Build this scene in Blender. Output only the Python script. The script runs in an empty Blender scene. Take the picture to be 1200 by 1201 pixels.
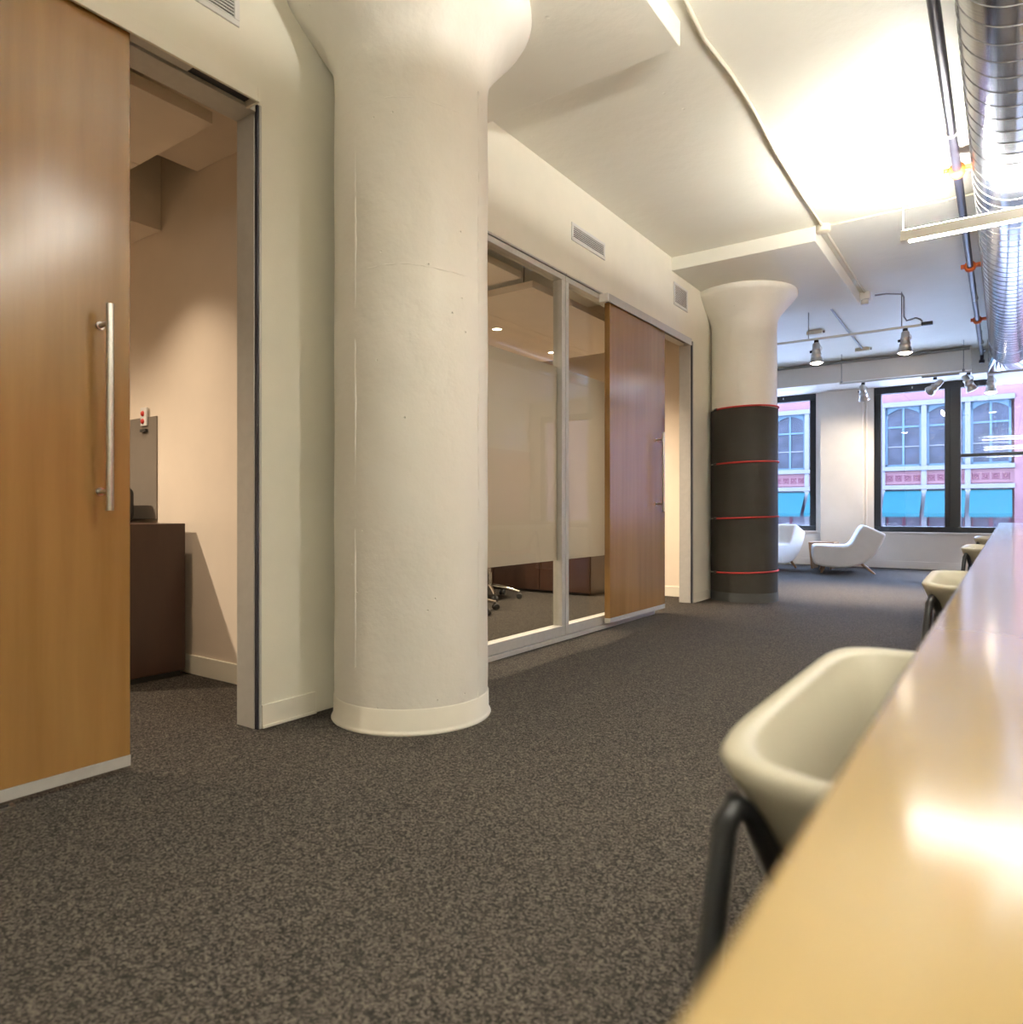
import bpy, math, random
from mathutils import Vector, Matrix
random.seed(7)
S = bpy.context.scene
COL = S.collection

# ------------------------------------------------------------------ camera, world, exposure
F_PX, CAM_H, YAW = 825.0, 0.86, math.atan(580.0 / 825.0)
cam_d = bpy.data.cameras.new('camera'); cam = bpy.data.objects.new('camera', cam_d); COL.objects.link(cam)
cam.location = (0, 0, CAM_H); cam.rotation_euler = (math.pi / 2, 0, YAW)
cam_d.sensor_fit = 'HORIZONTAL'; cam_d.sensor_width = 36.0; cam_d.lens = 36.0 * F_PX / 1200.0
cam_d.clip_start = 0.01; cam_d.clip_end = 200
cam_d.dof.use_dof = True; cam_d.dof.focus_distance = 5.0; cam_d.dof.aperture_fstop = 3.6
S.camera = cam
world = bpy.data.worlds.new('dusk_sky'); S.world = world; world.use_nodes = True
bg = world.node_tree.nodes['Background']; bg.inputs[0].default_value = (0.46, 0.63, 1.0, 1); bg.inputs[1].default_value = 23.0
S.view_settings.view_transform = 'Standard'; S.view_settings.look = 'None'
S.view_settings.gamma = 1.0; S.view_settings.use_curve_mapping = False; S.view_settings.exposure = 0.35
UP_STR, DOWN_STR = 675.0, 86.0
WARM = (1.0, 0.975, 0.90); WARMER = (1.0, 0.83, 0.63)

# ------------------------------------------------------------------ materials
MATS = {}
def new_mat(name):
    m = bpy.data.materials.new(name); m.use_nodes = True; MATS[name] = m
    return m, m.node_tree, m.node_tree.nodes['Principled BSDF']
def ramp(nt, stops):
    r = nt.nodes.new('ShaderNodeValToRGB'); e = r.color_ramp.elements
    while len(e) < len(stops): e.new(0.5)
    for i, (p, c) in enumerate(stops): e[i].position = p; e[i].color = (*c, 1)
    return r
def coords(nt, scale=(1, 1, 1), kind='Object'):
    t = nt.nodes.new('ShaderNodeTexCoord'); mp = nt.nodes.new('ShaderNodeMapping')
    mp.inputs['Scale'].default_value = scale; nt.links.new(t.outputs[kind], mp.inputs[0]); return mp
def noise(nt, mp, scale, detail=4, rough=0.55):
    n = nt.nodes.new('ShaderNodeTexNoise'); n.inputs['Scale'].default_value = scale
    n.inputs['Detail'].default_value = detail; n.inputs['Roughness'].default_value = rough
    nt.links.new(mp.outputs[0], n.inputs['Vector']); return n
def bump(nt, b, src, strength, dist=0.01, prev=None):
    k = nt.nodes.new('ShaderNodeBump'); k.inputs['Strength'].default_value = strength; k.inputs['Distance'].default_value = dist
    nt.links.new(src, k.inputs['Height'])
    if prev: nt.links.new(prev.outputs[0], k.inputs['Normal'])
    nt.links.new(k.outputs[0], b.inputs['Normal']); return k
def plain(name, col, rough=0.5, metal=0.0, var=0.06, nscale=6.0, bmp=0.0, bscale=60, coat=0.0):
    m, nt, b = new_mat(name); mp = coords(nt)
    n = noise(nt, mp, nscale)
    lo = tuple(c * (1 - var) for c in col); hi = tuple(min(1, c * (1 + var)) for c in col)
    r = ramp(nt, [(0.3, lo), (0.7, hi)]); nt.links.new(n.outputs[0], r.inputs[0]); nt.links.new(r.outputs[0], b.inputs['Base Color'])
    b.inputs['Roughness'].default_value = rough; b.inputs['Metallic'].default_value = metal
    b.inputs['Coat Weight'].default_value = coat; b.inputs['Coat Roughness'].default_value = 0.08
    if bmp: bump(nt, b, noise(nt, mp, bscale, 3).outputs[0], bmp, 0.005)
    return m
plain('wall_paint', (0.83, 0.79, 0.66), 0.55, var=0.02, bmp=0.05, bscale=120)
plain('far_paint', (0.80, 0.75, 0.68), 0.55, var=0.02, bmp=0.05, bscale=120)
plain('office_paint', (0.78, 0.67, 0.55), 0.6, var=0.02)
plain('accent_paint', (0.42, 0.05, 0.03), 0.6, var=0.08)
plain('base_vinyl', (0.80, 0.75, 0.63), 0.45, var=0.03)
plain('cream_metal', (0.82, 0.78, 0.65), 0.4, var=0.02)
plain('white_metal', (0.72, 0.70, 0.66), 0.4, var=0.02)
plain('pendant_white', (0.75, 0.72, 0.64), 0.4, var=0.02)
plain('grille_grey', (0.50, 0.49, 0.46), 0.5, var=0.05)
plain('dark_cavity', (0.10, 0.09, 0.08), 0.9)
plain('aluminium', (0.52, 0.50, 0.46), 0.45, 0.25, var=0.04, nscale=30)
plain('steel', (0.60, 0.57, 0.52), 0.3, 1.0, var=0.08, nscale=80)
plain('chrome', (0.75, 0.73, 0.70), 0.16, 1.0, var=0.03)
plain('lamp_metal', (0.68, 0.66, 0.63), 0.30, 0.9, var=0.04)
plain('gasket', (0.02, 0.02, 0.03), 0.5)
plain('black_plastic', (0.018, 0.017, 0.016), 0.45)
plain('black_steel', (0.012, 0.012, 0.012), 0.38)
plain('pipe_black', (0.035, 0.032, 0.045), 0.28, 0.5)
plain('orange_paint', (0.75, 0.16, 0.03), 0.5)
plain('red_cord', (0.45, 0.025, 0.02), 0.6)
plain('red_plastic', (0.55, 0.03, 0.02), 0.4)
plain('wrap_dark', (0.030, 0.026, 0.021), 0.6, var=0.2, nscale=2.0)
plain('rubber', (0.025, 0.024, 0.022), 0.85)
plain('cloud_panel', (0.80, 0.69, 0.57), 0.7, var=0.02)
plain('window_frame', (0.012, 0.014, 0.017), 0.35)
plain('chair_shell', (0.56, 0.51, 0.38), 0.42, var=0.03)
plain('upholstery', (0.90, 0.88, 0.84), 0.85, var=0.03, bmp=0.15, bscale=400)
plain('shadow_taupe', (0.20, 0.165, 0.13), 0.9, var=0.05)  # shadow tone for the sheet above the office credenza
plain('wire_grey', (0.30, 0.29, 0.28), 0.5, 0.4)
plain('wire_light', (0.60, 0.58, 0.52), 0.5)
plain('conduit_paint', (0.74, 0.68, 0.54), 0.5, var=0.03)
plain('caster', (0.03, 0.03, 0.03), 0.5)
plain('out_pink', (0.093, 0.0442, 0.0465), 0.8, var=0.05, nscale=2)
plain('out_rose', (0.0698, 0.0232, 0.0303), 0.8, var=0.15, nscale=5)
plain('out_stone', (0.072, 0.0674, 0.0698), 0.8, var=0.05, nscale=2)
plain('out_blue', (0.0348, 0.0558, 0.0698), 0.6, var=0.05)
plain('out_teal', (0.0046, 0.0348, 0.0396), 0.8, var=0.06, nscale=3)
plain('out_glass', (0.0139, 0.0149, 0.021), 0.08, var=0.6, nscale=1.3)
plain('out_shop', (0.0325, 0.0256, 0.0325), 0.2, var=0.4, nscale=2)
for _n in ('out_pink', 'out_rose', 'out_stone', 'out_blue', 'out_teal', 'out_glass', 'out_shop'): MATS[_n].node_tree.nodes['Principled BSDF'].inputs['Specular IOR Level'].default_value = 0.12
MATS['wrap_dark'].node_tree.nodes['Principled BSDF'].inputs['Specular IOR Level'].default_value = 0.15
plain('out_asphalt', (0.50, 0.49, 0.48), 0.9)

def m_ceiling():
    m, nt, b = new_mat('ceiling_paint'); mp = coords(nt)
    n = noise(nt, mp, 1.3, 3); r = ramp(nt, [(0.3, (0.82, 0.795, 0.70)), (0.7, (0.86, 0.835, 0.74))])
    nt.links.new(n.outputs[0], r.inputs[0]); nt.links.new(r.outputs[0], b.inputs['Base Color'])
    b.inputs['Roughness'].default_value = 0.55
    k = bump(nt, b, noise(nt, mp, 9, 5).outputs[0], 0.25, 0.02)
    k2 = bump(nt, b, noise(nt, mp, 70, 3).outputs[0], 0.15, 0.004, k)
    v = nt.nodes.new('ShaderNodeTexVoronoi'); v.inputs['Scale'].default_value = 4.0; nt.links.new(mp.outputs[0], v.inputs['Vector'])
    rr = ramp(nt, [(0.0, (0, 0, 0)), (0.045, (1, 1, 1))]); nt.links.new(v.outputs['Distance'], rr.inputs[0])
    bump(nt, b, rr.outputs[0], 0.5, 0.006, k2)
m_ceiling()
def m_column():
    m, nt, b = new_mat('column_paint'); mp = coords(nt)
    n = noise(nt, mp, 2.2, 4); r = ramp(nt, [(0.3, (0.81, 0.77, 0.68)), (0.7, (0.88, 0.84, 0.75))])
    nt.links.new(n.outputs[0], r.inputs[0]); nt.links.new(r.outputs[0], b.inputs['Base Color'])
    b.inputs['Roughness'].default_value = 0.42
    k = bump(nt, b, noise(nt, mp, 5, 5).outputs[0], 0.50, 0.02)
    k2 = bump(nt, b, noise(nt, mp, 90, 3).outputs[0], 0.10, 0.003, k)
    v = nt.nodes.new('ShaderNodeTexVoronoi'); v.inputs['Scale'].default_value = 11.0; nt.links.new(mp.outputs[0], v.inputs['Vector'])
    rr = ramp(nt, [(0.0, (0, 0, 0)), (0.05, (1, 1, 1))]); nt.links.new(v.outputs['Distance'], rr.inputs[0])
    bump(nt, b, rr.outputs[0], 1.0, 0.010, k2)
m_column()
def m_carpet():
    m, nt, b = new_mat('carpet'); mp = coords(nt)
    v = nt.nodes.new('ShaderNodeTexVoronoi'); v.inputs['Scale'].default_value = 210; nt.links.new(mp.outputs[0], v.inputs['Vector'])
    sp = nt.nodes.new('ShaderNodeSeparateColor'); nt.links.new(v.outputs['Color'], sp.inputs[0]); n2 = noise(nt, mp, 60, 3)
    r = ramp(nt, [(0.05, (0.010, 0.0082, 0.0065)), (0.5, (0.036, 0.030, 0.024)), (0.95, (0.100, 0.084, 0.068))])
    nt.links.new(sp.outputs[0], r.inputs[0]); n = v
    mx = nt.nodes.new('ShaderNodeMixRGB'); mx.blend_type = 'MULTIPLY'; mx.inputs[0].default_value = 0.4
    r2 = ramp(nt, [(0.3, (0.6, 0.6, 0.6)), (0.7, (1, 1, 1))]); nt.links.new(n2.outputs[0], r2.inputs[0])
    nt.links.new(r.outputs[0], mx.inputs[1]); nt.links.new(r2.outputs[0], mx.inputs[2]); nt.links.new(mx.outputs[0], b.inputs['Base Color'])
    b.inputs['Roughness'].default_value = 0.95; b.inputs['Specular IOR Level'].default_value = 0.15
    bump(nt, b, v.outputs['Distance'], 0.3, 0.003)
m_carpet()
def wood(name, dark, light, scale, rough, axis_scale, coat=0.0, spec=0.5):
    m, nt, b = new_mat(name); mp = coords(nt, axis_scale)
    n = noise(nt, mp, scale, 6, 0.6); n2 = noise(nt, coords(nt, tuple(a * 0.25 for a in axis_scale)), scale, 2)
    r = ramp(nt, [(0.28, dark), (0.72, light)]); mx = nt.nodes.new('ShaderNodeMixRGB'); mx.inputs[0].default_value = 0.5
    nt.links.new(n.outputs[0], mx.inputs[1]); nt.links.new(n2.outputs[0], mx.inputs[2]); nt.links.new(mx.outputs[0], r.inputs[0])
    nt.links.new(r.outputs[0], b.inputs['Base Color']); b.inputs['Roughness'].default_value = rough
    b.inputs['Coat Weight'].default_value = coat; b.inputs['Coat Roughness'].default_value = 0.17
    b.inputs['Specular IOR Level'].default_value = spec
wood('door_veneer', (0.21, 0.105, 0.030), (0.30, 0.165, 0.054), 3.0, 0.22, (6, 6, 0.35), coat=0.25)
wood('table_maple', (0.365, 0.25, 0.105), (0.44, 0.315, 0.145), 3.0, 0.13, (6, 0.4, 6), spec=0.5)
wood('walnut_dark', (0.035, 0.015, 0.009), (0.065, 0.030, 0.018), 3.0, 0.35, (3, 3, 0.5))
wood('oak_leg', (0.30, 0.16, 0.07), (0.42, 0.24, 0.11), 5.0, 0.45, (4, 4, 0.6))
def m_duct():
    m, nt, b = new_mat('galvanised'); mp = coords(nt, (1, 14, 1)); n = noise(nt, mp, 6, 3)
    r = ramp(nt, [(0.3, (0.44, 0.45, 0.47)), (0.7, (0.56, 0.57, 0.59))]); nt.links.new(n.outputs[0], r.inputs[0]); nt.links.new(r.outputs[0], b.inputs['Base Color'])
    b.inputs['Metallic'].default_value = 1.0; b.inputs['Roughness'].default_value = 0.17
m_duct()
def emit(name, col, s):
    m, nt, b = new_mat(name); b.inputs['Base Color'].default_value = (*col, 1)
    b.inputs['Emission Color'].default_value = (*col, 1); b.inputs['Emission Strength'].default_value = s
    return m
emit('glow_up', WARM, UP_STR); emit('glow_down', WARM, DOWN_STR); emit('lamp_glow', (1.0, 0.86, 0.68), 30.0); emit('downlight_glow', WARMER, 10.0)
def m_glass(name, tint, refl=1.0):
    m = bpy.data.materials.new(name); m.use_nodes = True; MATS[name] = m; nt = m.node_tree; nt.nodes.clear()
    o = nt.nodes.new('ShaderNodeOutputMaterial'); t = nt.nodes.new('ShaderNodeBsdfTransparent'); g = nt.nodes.new('ShaderNodeBsdfGlossy')
    t.inputs[0].default_value = (*tint, 1); g.inputs['Roughness'].default_value = 0.0; g.inputs[0].default_value = (refl, refl, refl, 1)
    lw = nt.nodes.new('ShaderNodeLayerWeight'); lw.inputs[0].default_value = 0.5; mx = nt.nodes.new('ShaderNodeMixShader')
    pw = nt.nodes.new('ShaderNodeMath'); pw.operation = 'POWER'; pw.inputs[1].default_value = 5.0; nt.links.new(lw.outputs['Facing'], pw.inputs[0])
    f = nt.nodes.new('ShaderNodeMath'); f.operation = 'MULTIPLY_ADD'; f.inputs[1].default_value = 0.96; f.inputs[2].default_value = 0.04; nt.links.new(pw.outputs[0], f.inputs[0])
    nt.links.new(f.outputs[0], mx.inputs[0]); nt.links.new(t.outputs[0], mx.inputs[1]); nt.links.new(g.outputs[0], mx.inputs[2]); nt.links.new(mx.outputs[0], o.inputs[0])
m_glass('clear_glass', (0.95, 0.96, 0.94), 0.5); m_glass('window_glass', (0.97, 0.98, 1.0))
def m_film():
    m = bpy.data.materials.new('frosted_film'); m.use_nodes = True; MATS['frosted_film'] = m; nt = m.node_tree; nt.nodes.clear()
    o = nt.nodes.new('ShaderNodeOutputMaterial'); t = nt.nodes.new('ShaderNodeBsdfTranslucent'); d = nt.nodes.new('ShaderNodeBsdfDiffuse')
    mp = coords(nt); n = noise(nt, mp, 400, 2); r = ramp(nt, [(0.3, (0.45, 0.42, 0.37)), (0.7, (0.48, 0.45, 0.40))])
    nt.links.new(n.outputs[0], r.inputs[0]); nt.links.new(r.outputs[0], d.inputs[0]); t.inputs[0].default_value = (0.78, 0.73, 0.67, 1)
    mx = nt.nodes.new('ShaderNodeMixShader'); mx.inputs[0].default_value = 0.5
    nt.links.new(t.outputs[0], mx.inputs[1]); nt.links.new(d.outputs[0], mx.inputs[2]); nt.links.new(mx.outputs[0], o.inputs[0])
m_film()

# ------------------------------------------------------------------ mesh helpers
class MB:
    def __init__(s): s.v = []; s.f = []; s.sm = []
    def add(s, vs, fs, smooth=False):
        o = len(s.v); s.v += [tuple(v) for v in vs]; s.f += [tuple(i + o for i in f) for f in fs]; s.sm += [smooth] * len(fs); return s
    def box(s, x0, x1, y0, y1, z0, z1):
        return s.add([(x0,y0,z0),(x1,y0,z0),(x1,y1,z0),(x0,y1,z0),(x0,y0,z1),(x1,y0,z1),(x1,y1,z1),(x0,y1,z1)],
                     [(0,3,2,1),(4,5,6,7),(0,1,5,4),(1,2,6,5),(2,3,7,6),(3,0,4,7)])
    def tube(s, pts, r, n=10, caps=True):
        pts = [Vector(p) for p in pts]; rs = r if isinstance(r, (list, tuple)) else [r] * len(pts)
        vs = []; prev = None
        for i, p in enumerate(pts):
            if i == 0: t = pts[1] - p
            elif i == len(pts) - 1: t = p - pts[i - 1]
            else: t = (pts[i + 1] - p).normalized() + (p - pts[i - 1]).normalized()
            t.normalize()
            if prev is None:
                a = Vector((0, 0, 1)) if abs(t.z) < 0.9 else Vector((1, 0, 0)); u = t.cross(a).normalized()
            else: u = (prev - t * prev.dot(t)).normalized()
            prev = u; w = t.cross(u)
            for k in range(n):
                an = 2 * math.pi * k / n; vs.append(p + (u * math.cos(an) + w * math.sin(an)) * rs[i])
        fs = []
        for i in range(len(pts) - 1):
            for k in range(n): fs.append((i*n+k, i*n+(k+1)%n, (i+1)*n+(k+1)%n, (i+1)*n+k))
        s.add(vs, fs, True)
        if caps:
            s.add(vs[:n], [tuple(reversed(range(n)))]); s.add(vs[-n:], [tuple(range(n))])
        return s
    def lathe(s, prof, n=48, cx=0, cy=0, cz=0, mat=None, caps=True):
        vs = []
        for (r, z) in prof:
            for k in range(n):
                an = 2 * math.pi * k / n; p = Vector((r * math.cos(an), r * math.sin(an), z))
                if mat is not None: p = mat @ p
                vs.append((p[0] + cx, p[1] + cy, p[2] + cz))
        fs = [(i*n+k, i*n+(k+1)%n, (i+1)*n+(k+1)%n, (i+1)*n+k) for i in range(len(prof)-1) for k in range(n)]
        s.add(vs, fs, True)
        if caps: s.add(vs[:n], [tuple(reversed(range(n)))]); s.add(vs[-n:], [tuple(range(n))])
        return s
    def prism(s, poly, a0, a1, axis='y', smooth=False):
        n = len(poly); mk = {'y': lambda p, a: (p[0], a, p[1]), 'x': lambda p, a: (a, p[0], p[1]), 'z': lambda p, a: (p[0], p[1], a)}[axis]
        vs = [mk(p, a0) for p in poly] + [mk(p, a1) for p in poly]
        s.add(vs, [tuple(range(n)), tuple(range(2*n-1, n-1, -1))]); o = len(s.v) - 2*n
        for k in range(n): s.f.append((o+k, o+n+k, o+n+(k+1)%n, o+(k+1)%n)); s.sm.append(smooth)
        return s
    def build(s, name, mat, parent=None, bevel=0.0, seg=2, world=False):
        off = Vector(parent.location) if (parent is not None and world) else Vector((0, 0, 0))
        if parent is not None and world and parent.parent is not None: off = off + Vector(parent.parent.location)
        me = bpy.data.meshes.new(name); me.from_pydata([tuple(Vector(v) - off) for v in s.v], [], s.f)
        me.polygons.foreach_set('use_smooth', s.sm); me.materials.append(MATS[mat]); me.validate(); me.update()
        import bmesh
        bm = bmesh.new(); bm.from_mesh(me); bmesh.ops.recalc_face_normals(bm, faces=bm.faces); bm.to_mesh(me); bm.free()
        o = bpy.data.objects.new(name, me); COL.objects.link(o)
        if parent is not None: o.parent = parent
        if bevel:
            b = o.modifiers.new('bevel', 'BEVEL'); b.width = bevel; b.segments = seg; b.limit_method = 'ANGLE'; b.angle_limit = 0.6
            for p in me.polygons: p.use_smooth = True
            w = o.modifiers.new('wn', 'WEIGHTED_NORMAL'); w.keep_sharp = True
        return o
def B(*a): return MB().box(*a)
def tag(o, label, cat, group=None, kind=None):
    o['label'] = label; o['category'] = cat
    if group: o['group'] = group
    if kind: o['kind'] = kind
    return o
def thing(name, label, cat, loc=(0, 0, 0), rz=0.0, group=None, kind=None):
    o = bpy.data.objects.new(name, None); COL.objects.link(o); o.location = loc; o.rotation_euler = (0, 0, rz); o.empty_display_size = 0.1
    return tag(o, label, cat, group, kind)
def copy_tree(o, parent=None):
    c = o.copy(); COL.objects.link(c)
    if parent is not None: c.parent = parent
    for ch in [k for k in COL.objects if k.parent == o]: copy_tree(ch, c)
    return c
def struct(mb, name, mat, label, cat, bevel=0.0):
    return tag(mb.build(name, mat, None, bevel), label, cat, kind='structure')
def spot(name, loc, target, power, size, blend, col, parent=None, radius=0.03):
    d = bpy.data.lights.new(name, 'SPOT'); d.energy = power; d.spot_size = size; d.spot_blend = blend; d.color = col; d.shadow_soft_size = radius
    o = bpy.data.objects.new(name, d); COL.objects.link(o); o.location = loc
    o.rotation_euler = (Vector(target) - Vector(loc)).to_track_quat('-Z', 'Y').to_euler()
    if parent is not None: o.parent = parent; o.location = Vector(loc) - Vector(parent.location)
    return o

# ------------------------------------------------------------------ room shell
XW, ZC, YF, XR, YB = -2.424, 3.115, 12.22, 3.2, -4.0
struct(B(-7.0, XR, YB, YF + 0.25, -0.12, 0.0), 'floor', 'carpet', 'dark grey speckled loop carpet across the whole office floor', 'floor')
ceil = struct(B(-7.0, XR, YB, YF + 0.25, ZC, ZC + 0.2), 'ceiling', 'ceiling_paint', 'cream painted rough concrete ceiling slab with drop panels over the columns', 'ceiling')
struct(B(XW, -1.222, 1.30, 3.09, 2.995, ZC), 'trim_8', 'ceiling_paint', 'square cream drop panel on the ceiling above the tall white column', 'drop panel', 0.008)
struct(MB().prism([(XW, 5.91), (-1.228, 5.91), (-1.228, 8.0), (-3.2, 8.0), (-3.2, 6.955), (XW, 6.955)], 2.995, ZC, 'z'), 'trim_9', 'ceiling_paint', 'square cream drop panel on the ceiling above the dark-wrapped column', 'drop panel', 0.008)
wl = MB()
def wl_box(y0, y1, z0, z1): wl.box(XW - 0.12, XW, y0, y1, z0, z1)
wl_box(YB, 0.66, 0, ZC); wl_box(0.66, 1.703, 2.47, ZC); wl_box(1.703, 2.72, 0, ZC); wl_box(2.72, 6.416, 2.47, ZC); wl_box(6.416, 6.94, 0, ZC)
struct(wl, 'wall_left', 'wall_paint', 'cream painted corridor wall with a sliding-door opening and a glass front', 'wall')
struct(B(XR, XR + 0.15, YB, YF + .25, 0, ZC), 'wall_right', 'wall_paint', 'cream painted wall on the far side of the table', 'wall')
struct(B(XR - .02, XR, 1.5, YF, 0, 2.1), 'trim_10', 'accent_paint', 'dark red panelling on the lower part of the wall beyond the table', 'panelling', 0.004)
struct(B(-7, XR, YB - 0.15, YB, 0, ZC), 'wall_back', 'wall_paint', 'cream painted wall closing the back of the office', 'wall')
struct(B(-7.15, -7.0, YB, YF + .25, 0, ZC), 'wall_side', 'wall_paint', 'cream wall closing the rooms and the lounge', 'wall')
struct(B(-7, XW - .12, 2.09, 2.22, 0, ZC), 'wall_office_end', 'office_paint', 'beige end wall of the small office lit by a downlight', 'wall')
struct(B(-5.7, -5.6, -1.4, 2.09, 0, ZC), 'wall_office_rear', 'office_paint', 'beige rear wall of the small office', 'wall')
struct(B(-5.7, XW - .12, -1.5, -1.4, 0, ZC), 'wall_office_near', 'office_paint', 'beige near wall of the small office', 'wall')
struct(B(-7, XW - .12, 6.82, 6.94, 0, ZC), 'wall_meeting_end', 'office_paint', 'beige end wall of the glass-fronted meeting room', 'wall')
struct(B(-5.7, -5.6, 2.22, 6.82, 0, ZC), 'wall_meeting_rear', 'office_paint', 'beige rear wall of the glass-fronted meeting room', 'wall')
# window wall: openings x -4.6..-2.53, -1.685..1.35, 1.75..2.9 ; z 0.555..2.82
wf = MB(); Z0, Z1 = 0.555, 2.82
wf.box(-7, XR, YF, YF + .25, 0, Z0); wf.box(-7, XR, YF, YF + .25, Z1, ZC)
for x0, x1 in ((-7, -4.6), (-2.53, -1.685), (1.35, 1.75), (2.95, XR)): wf.box(x0, x1, YF, YF + .25, Z0, Z1)
wfo = struct(wf, 'wall_far', 'far_paint', 'pale wall with large black-framed windows behind the lounge chairs', 'wall')
B(-2.45, -1.83, YF - .07, YF, 0.0, 2.79).build('pilaster', 'far_paint', wfo, 0.004)
MB().tube([(-1.79, YF - .012, 0.1), (-1.79, YF - .012, 2.79)], 0.012).build('riser_conduit', 'far_paint', wfo)
blk = struct(B(-7, -0.385, 11.4, YF, 2.79, ZC), 'trim_1', 'far_paint', 'boxed beige bulkhead running above the windows', 'bulkhead', 0.004)
struct(B(-0.385, -0.20, 11.62, YF, 2.77, ZC), 'trim_2', 'white_metal', 'short set-back end of the bulkhead beside the round duct', 'bulkhead', 0.004)
MB().tube([(-7, 11.37, 3.085), (-0.40, 11.37, 3.085)], 0.022).build('trim_3', 'wire_grey'); tag(bpy.data.objects['trim_3'], 'grey pipe running along the top of the bulkhead', 'pipe', kind='structure')
# baseboards
def bboard(name, y0, y1, label):
    return struct(MB().box(XW, XW + .010, y0, y1, 0, .092).box(XW, XW + .016, y0, y1, 0, .012), name, 'base_vinyl', label, 'baseboard', 0.002)
bboard('baseboard_left', 1.715, 1.98, 'cream vinyl baseboard between the door jamb and the tall white column')
bboard('baseboard_left_end', 6.43, 6.93, 'cream vinyl baseboard beside the column with the dark wrap')
struct(B(-7, XR, YF - .012, YF, 0, .11), 'baseboard_far', 'far_paint', 'pale baseboard under the black-framed windows', 'baseboard', 0.003)
struct(B(-5.6, XW - .12, 2.078, 2.09, 0, .10), 'baseboard_office', 'base_vinyl', 'cream baseboard on the end wall of the small office', 'baseboard', 0.002)
struct(B(-5.6, XW - .12, 6.808, 6.82, 0, .10), 'baseboard_meeting', 'base_vinyl', 'cream baseboard on the end wall of the meeting room', 'baseboard', 0.002)
struct(MB().box(XW - .012, XW + .002, 6.94, 6.952, 0, ZC).box(-7, XW - .12, 6.94, 6.95, 0, ZC), 'wall_lounge', 'far_paint', 'pale lounge side of the meeting room end wall', 'wall')

# windows
def make_window(name, label, x0, x1, mulls, bars):
    w = thing(name, label, 'window', ((x0 + x1) / 2, YF, Z0), kind='structure')
    f = MB(); y0, y1 = YF + .02, YF + .13
    f.box(x0, x1, y0, y1, Z0, Z0 + .085); f.box(x0, x1, y0, y1, Z1 - .13, Z1); f.box(x0, x0 + .10, y0, y1, Z0 + .085, Z1 - .13); f.box(x1 - .10, x1, y0, y1, Z0 + .085, Z1 - .13)
    f.build('window_frame', 'window_frame', w, 0.006, world=True)
    edges = [x0 + .10] + [e for m in mulls for e in m] + [x1 - .10]
    for m in mulls:
        MB().box(m[0], m[1], y0 - .02, y1, Z0 + .085, Z1 - .13).box(m[0] + .06, m[0] + .075, y0 - .028, y0 - .02, Z0 + .085, Z1 - .13).build('mullion', 'window_frame', w, 0.006, world=True)
    for i in range(0, len(edges), 2):
        a, b = edges[i], edges[i + 1]
        B(a, b, y0 + .05, y0 + .056, Z0 + .085, Z1 - .13).build('pane', 'window_glass', w, world=True)
        if i // 2 in bars: B(a, b, y0, y1, 1.665, 1.715).build('transom_bar', 'window_frame', w, 0.004, world=True)
        B((a+b)/2 - .008, (a+b)/2 + .008, y0 - .012, y0, Z1 - .085, Z1 - .055).build('window_catch', 'white_metal', w, world=True)
    B(x0 - .03, x1 + .03, YF - .03, YF + .02, Z0 - .03, Z0).build('sill', 'far_paint', w, 0.004, world=True)
make_window('window_1', 'black-framed window partly hidden behind the dark-wrapped column', -4.6, -2.53, [(-3.66, -3.46)], [])
make_window('window_2', 'wide black-framed window between the white lounge chair and the table end', -1.685, 1.35, [(-.744, -.542), (.42, .60)], [1])
make_window('window_3', 'black-framed window near the red wall', 1.75, 2.95, [], [])

# ------------------------------------------------------------------ door linings and tracks
def lining(name, y0, y1, label):
    t = thing(name, label, 'door frame', (XW - .06, y1, 0), kind='structure')
    B(XW - .125, XW - .012, y1 - .012, y1, 0, 2.47).build('jamb', 'aluminium', t, 0.002, world=True)
    B(XW - .012, XW + .004, y1 - .008, y1, 0, 2.47).build('gasket', 'gasket', t, world=True)
    B(XW - .0, XW + .008, y1, y1 + .010, 0, 2.47).build('edge_strip', 'aluminium', t, 0.001, world=True)
    B(XW - .125, XW, y0, y1 - .012, 2.44, 2.47).build('head', 'aluminium', t, 0.002, world=True)
    if y0 < 3: B(XW - .125, XW, y0, y0 + .012, 0, 2.44).build('jamb', 'aluminium', t, 0.002, world=True)
lining('trim_4', 0.66, 1.703, 'aluminium lining of the open office doorway')
lining('trim_5', 5.55, 6.416, 'aluminium lining of the doorway next to the dark-wrapped column')
t = thing('trim_6', 'long cream painted track cover above the near wooden sliding door', 'door track', (-2.38, 0.7, 2.43), kind='structure')
MB().box(-2.357, -2.345, -.55, 1.645, 2.434, 2.487).box(XW, -2.357, -.55, 1.645, 2.475, 2.487).box(XW, -2.345, 1.645, 1.656, 2.434, 2.487).build('cover', 'cream_metal', t, 0.002, world=True)
B(XW, -2.362, -.5, 1.64, 2.455, 2.472).build('rail', 'gasket', t, world=True)
B(-2.415, -2.368, .2, 1.40, 2.447, 2.457).build('hanger_bar', 'aluminium', t, world=True)
t = thing('trim_7', 'aluminium track above the glossy far wooden sliding door', 'door track', (-2.38, 5.4, 2.39), kind='structure')
MB().box(-2.362, -2.352, 4.575, 6.20, 2.385, 2.445).box(XW, -2.362, 4.575, 6.20, 2.435, 2.445).build('cover', 'aluminium', t, 0.002, world=True)
B(XW, -2.352, 4.555, 4.575, 2.385, 2.445).build('end_cap', 'white_metal', t, 0.002, world=True)
B(XW, -2.352, 6.20, 6.218, 2.385, 2.445).build('end_cap', 'aluminium', t, 0.002, world=True)
B(XW, -2.366, 4.58, 6.19, 2.41, 2.43).build('rail', 'gasket', t, world=True)

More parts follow.
